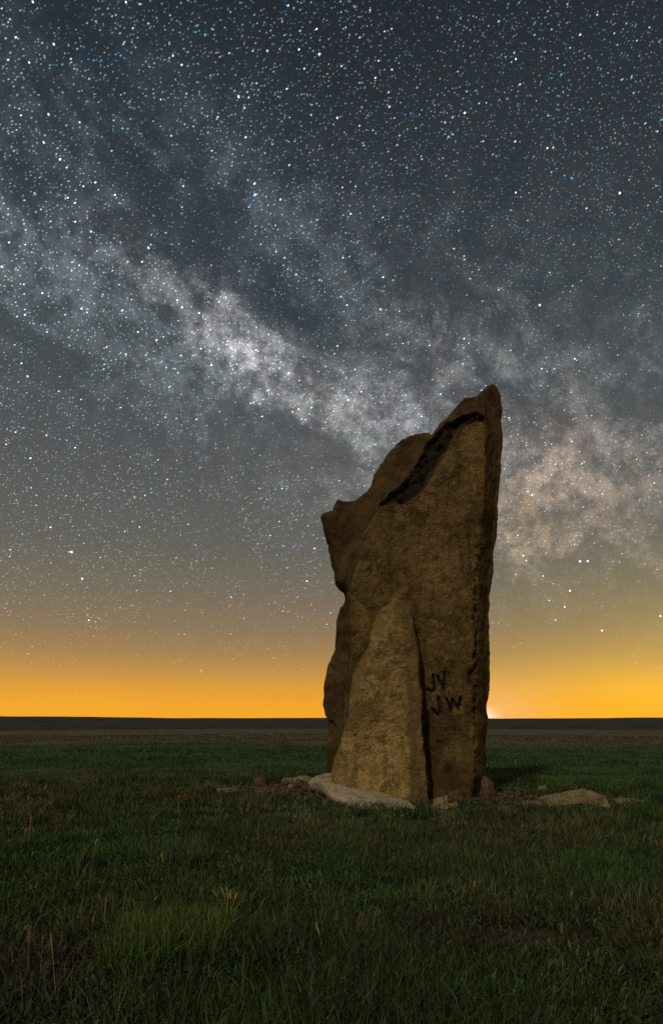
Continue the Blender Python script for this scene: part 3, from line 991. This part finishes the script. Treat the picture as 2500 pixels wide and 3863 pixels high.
GV, GQ, GT, GC = [], [], [], []
voff = 0
SPR = math.radians(36)
for (n, r0, r1, L1, wd) in [(90000, 1.3, 3.2, 0.15, 0.0045), (125000, 3.2, 6.0, 0.125, 0.006), (110000, 6.0, 11.0, 0.085, 0.009),
                            (80000, 11, 22, 0.08, 0.016), (60000, 22, 47, 0.085, 0.035)]:
    # grass grows in tufts
    nc = n // 9
    cx_, cy_ = scatter(nc, r0, r1, SPR)
    idx = rng.integers(0, nc, n)
    sp = 0.035 + 0.006 * (r0)
    x = cx_[idx] + rng.normal(0, sp, n); y = cy_[idx] + rng.normal(0, sp, n)
    c, bare = tint(x, y)
    den = fbm(np.stack([x, y, x * 0], 1), 0.9, 3, 400)
    k_ = rng.random(n) > bare * 0.93
    k_ &= rng.random(n) < np.clip(0.75 + 1.6 * den, 0.12, 1)
    # nothing grows through the stones
    k_ &= ~((x > 0.0) & (x < 1.93) & (y > 7.9) & (y < 8.95))
    sl_x0, sl_x1 = -0.25, 1.0
    k_ &= ~((x > sl_x0) & (x < sl_x1) & (y > 8.05 - (x - sl_x0) * 0.97) & (y < 8.2))
    x, y, c, idx = x[k_], y[k_], c[k_], idx[k_]
    n = len(x)
    tuft = rng.uniform(0.55, 1.35, nc)[idx]
    hn_ = np.clip(1 + 1.1 * fbm(np.stack([x, y, x * 0], 1), 0.7, 3, 420), 0.45, 1.8)
    L0 = np.interp(np.hypot(x, y), [1.3, 3, 5, 8, 11, 47], [0.13, 0.115, 0.10, 0.08, 0.08, 0.085])
    L = L0 * tuft * hn_ * rng.uniform(0.5, 1.25, n)
    near_stone = np.exp(-(((x - 0.8) / 1.6) ** 2 + ((y - 7.3) / 1.0) ** 2))
    L = L * (1 - 0.65 * near_stone)
    shade = (rng.uniform(0.35, 1.7, nc)[idx] * rng.uniform(0.4, 1.7, n))[:, None]
    straw = (rng.random(n) < 0.07)[:, None]
    c = np.where(straw, np.array([0.21, 0.175, 0.085]) * rng.uniform(0.6, 1.1, (n, 1)), c * shade)
    w_ = np.interp(np.hypot(x, y), [1.3, 3, 6, 11, 22, 47], [0.0040, 0.0050, 0.0075, 0.011, 0.018, 0.038]) * rng.uniform(0.6, 1.3, n)
    v_, q_, t_, cc = blades(x, y, ground_z(x, y), L, w_, rng.uniform(0.05, 0.75, n), rng.uniform(0, 2 * np.pi, n), c, rng)
    if r0 < 10:      # rank tussocks standing above the rest
        nt = {1.3: 150, 3.2: 420, 6.0: 620}[r0]
        tx, ty = scatter(nt, r0, r1, SPR)
        per = 70
        idt = np.repeat(np.arange(nt), per)
        rt = rng.uniform(0.03, 0.10, nt)[idt]
        ux = tx[idt] + rng.normal(0, 1, nt * per) * rt; uy = ty[idt] + rng.normal(0, 1, nt * per) * rt
        ct, bt_ = tint(tx, ty)
        ok = (rng.random(nt) > bt_ * 1.2) & ~((tx > -0.5) & (tx < 2.1) & (ty > 6.9) & (ty < 9.1))
        kk = ok[idt]
        ux, uy, idt = ux[kk], uy[kk], idt[kk]
        m_ = len(ux)
        hue = rng.random(nt)[idt][:, None]
        ct = ct[idt] * np.where(hue < 0.55, [1.25, 1.35, 1.1], np.where(hue < 0.8, [1.9, 1.5, 1.2], [0.55, 0.6, 0.7])) * rng.uniform(0.6, 1.4, nt)[idt][:, None] * rng.uniform(0.4, 1.6, (m_, 1))
        th = rng.uniform(0.09, 0.21, nt)[idt] * rng.uniform(0.4, 1.1, m_)
        out_a = np.arctan2(uy - ty[idt], ux - tx[idt])
        vt, qt, t2, cct = blades(ux, uy, ground_z(ux, uy), th, np.interp(np.hypot(ux, uy), [1.3, 6, 11], [0.0035, 0.007, 0.011]) * rng.uniform(0.6, 1.3, m_),
                                 rng.uniform(0.1, 0.85, m_), out_a + rng.normal(0, 0.7, m_), ct, rng)
        GV.append(vt); GQ.append(qt + voff); GT.append(t2 + voff); GC.append(cct)
        voff += len(vt)
    if r0 < 10:      # low broad-leaved weeds between the tufts
        nb_ = int(n * 0.85)
        nk = nb_ // 26
        cx_, cy_ = scatter(nk, r0, r1, SPR)
        idb = rng.integers(0, nk, nb_)
        sp = rng.uniform(0.02, 0.10, nk)[idb]
        bx = cx_[idb] + rng.normal(0, 1, nb_) * sp; by = cy_[idb] + rng.normal(0, 1, nb_) * sp
        cb, bb = tint(bx, by)
        ok = (rng.random(nb_) > bb * 0.9) & (fbm(np.stack([bx, by, bx * 0], 1), 1.1, 2, 450) > -0.12)
        ok &= ~((bx > 0.0) & (bx < 1.93) & (by > 7.9) & (by < 8.95)) & ~((bx > -0.25) & (bx < 1.0) & (by > 8.05 - (bx + 0.25) * 0.97) & (by < 8.2))
        bx, by, cb, idb = bx[ok], by[ok], cb[ok], idb[ok]
        m_ = len(bx)
        hue = rng.random(nk)[idb][:, None]
        cb = (cb * 0.5 + 0.5 * np.where(hue < 0.6, [0.065, 0.140, 0.050], np.where(hue < 0.82, [0.12, 0.125, 0.065], [0.11, 0.080, 0.070]))) * rng.uniform(0.45, 1.8, nk)[idb][:, None] * rng.uniform(0.5, 1.6, (m_, 1))
        vb, qb, tb2, ccb = blades(bx, by, ground_z(bx, by) + rng.uniform(0, 0.05, m_), rng.uniform(0.02, 0.06, m_), np.interp(np.hypot(bx, by), [1.3, 6, 11], [0.009, 0.014, 0.02]) * rng.uniform(0.6, 1.4, m_),
                                  rng.uniform(0.4, 0.94, m_), rng.uniform(0, 2 * np.pi, m_), cb, rng)
        GV.append(vb); GQ.append(qb + voff); GT.append(tb2 + voff); GC.append(ccb)
        voff += len(vb)
    GV.append(v_); GQ.append(q_ + voff); GT.append(t_ + voff); GC.append(cc)
    voff += len(v_)
me = mesh_np('grass', np.concatenate(GV), [np.concatenate(GQ), np.concatenate(GT)], smooth=False)
attr(me, 'tint', np.concatenate(GC), 'FLOAT_COLOR')
obj('grass', me, m_grass, label='short green and straw prairie grass covering the ground', cat='grass', kind='stuff')

# ------------------------------------------------------------------ single weeds and dry stalks in the foreground
def plant(name, px, py, n, hgt, spread, colr, label, cat, group, lean=0.35, width=0.006, seed=0):
    r = np.random.default_rng(seed)
    x, y, g_ = on_ground(px, py)
    bx, by = np.clip(r.normal(0, spread, (2, n)), -1.5 * spread, 1.5 * spread)
    L = hgt * r.uniform(0.55, 1.05, n)
    L[0] = hgt
    c = np.array(colr)[None] * r.uniform(0.4, 1.5, (n, 1))
    v_, q_, t_, cc = blades(bx, by, np.zeros(n), L, width * r.uniform(0.7, 1.2, n), r.uniform(0.02, lean, n), r.uniform(0, 2 * np.pi, n), c, r)
    me = mesh_np(name, v_, [q_, t_], smooth=False)
    attr(me, 'tint', cc, 'FLOAT_COLOR')
    o = obj(name, me, m_grass, label=label, cat=cat, group=group)
    o.location = (x, y, g_)
    return o


def stems(name, px, py, n, hgt, spread, colr, label, lean, seed):
    """dry stems with a drooping seed head: four-sided tapered tubes"""
    r = np.random.default_rng(seed)
    x, y, g_ = on_ground(px, py)
    Vs, Qs, Cs, k0 = [], [], [], 0
    prof_ = [(0.0, 1.0), (0.35, 0.85), (0.70, 0.6), (0.74, 1.2), (0.86, 1.7), (0.96, 1.0), (1.0, 0.15)]
    for i_ in range(n):
        H = hgt * 1.75 * (1.0 if i_ == 0 else r.uniform(0.6, 1.0))
        az_ = r.uniform(0, 2 * np.pi); ln_ = r.uniform(0.3, 1.0) * lean
        b0 = r.normal(0, spread, 2) if n > 1 else np.zeros(2)
        rad0 = 0.0014 * y ** 0.5 * r.uniform(0.9, 1.3)
        cc_ = np.array(colr) * r.uniform(0.75, 1.2)
        for (t_, w_) in prof_:
            cx_, cy_, cz_ = b0[0] + math.cos(az_) * ln_ * H * t_ ** 1.6, b0[1] + math.sin(az_) * ln_ * H * t_ ** 1.6, H * t_ * (1 - 0.25 * ln_ * t_) - 0.01
            for a_ in range(4):
                Vs.append((cx_ + rad0 * w_ * math.cos(a_ * math.pi / 2), cy_ + rad0 * w_ * math.sin(a_ * math.pi / 2), cz_))
                Cs.append(cc_ * (0.7 if t_ < 0.3 else 1.0))
        for m_ in range(len(prof_) - 1):
            for a_ in range(4):
                Qs.append([k0 + m_ * 4 + a_, k0 + m_ * 4 + (a_ + 1) % 4, k0 + m_ * 4 + 4 + (a_ + 1) % 4, k0 + m_ * 4 + 4 + a_])
        k0 += 4 * len(prof_)
    me = mesh_np(name, np.array(Vs), np.array(Qs))
    attr(me, 'tint', np.array(Cs), 'FLOAT_COLOR')
    o = obj(name, me, m_grass, label=label, cat='dry stalk', group='dry stalks in the foreground')
    o.location = (x, y, g_)


STRAW = (0.55, 0.45, 0.14)
RUST = (0.42, 0.29, 0.19)
stems('dry_stalks', 862, 3480, 6, 0.125, 0.022, STRAW, 'fan of several yellow stalks, the brightest in the foreground', 0.45, 1)
stems('dry_stalks', 617, 3290, 2, 0.085, 0.012, STRAW, 'pair of short yellow stalks standing left of centre', 0.15, 2)
stems('dry_stalk', 352, 3255, 1, 0.11, 0.006, STRAW, 'thin leaning straw stalk in the mid grass at left', 0.3, 3)
stems('dry_stalk', 286, 3396, 1, 0.07, 0.008, STRAW, 'short straw stalk left of the bright green weed', 0.2, 4)
stems('dry_stalks', 112, 3745, 3, 0.17, 0.022, RUST, 'tall pinkish brown stalks at the lower left', 0.15, 5)
stems('dry_stalk', 210, 3790, 1, 0.16, 0.012, STRAW, 'dull stalk standing right of the pinkish stalks at lower left', 0.12, 6)
stems('dry_stalk', 1320, 3650, 1, 0.10, 0.008, RUST, 'reddish stalk below the standing stone near the picture bottom', 0.3, 7)
stems('dry_stalk', 1226, 3640, 1, 0.11, 0.016, STRAW, 'slanting straw stalk left of the reddish stalk at the bottom', 0.5, 8)
stems('dry_stalk', 1785, 3400, 1, 0.075, 0.005, STRAW, 'single short yellow stalk below the right edge of the standing stone', 0.1, 9)
stems('dry_stalk', 2150, 3450, 1, 0.08, 0.005, STRAW, 'pale single stalk at right of the foreground', 0.1, 10)
stems('dry_stalks', 97, 3205, 3, 0.17, 0.02, RUST, 'brown stalks in the grass at the far left edge', 0.15, 11)
stems('dry_stalk', 674, 3070, 1, 0.13, 0.006, STRAW, 'upright yellow-green stalk in the grass left of the rubble', 0.1, 12)
plant('leafy_weed', 640, 3585, 1900, 0.21, 0.15, (0.140, 0.235, 0.066), 'bright green leafy weed clump, largest in the left foreground', 'weed', 'weeds in the foreground', 0.8, 0.006, 21)
plant('leafy_weed', 520, 3665, 700, 0.19, 0.08, (0.125, 0.21, 0.06), 'green weed clump just below the brightest weed', 'weed', 'weeds in the foreground', 0.8, 0.006, 22)
plant('leafy_weed', 970, 3720, 200, 0.10, 0.05, (0.055, 0.085, 0.022), 'dull green weed clump near the bottom centre', 'weed', 'weeds in the foreground', 0.8, 0.006, 23)
plant('leafy_weed', 2260, 3290, 600, 0.17, 0.11, (0.09, 0.17, 0.05), 'green weed patch at the right below the wedge stone', 'weed', 'weeds in the foreground', 0.8, 0.007, 24)
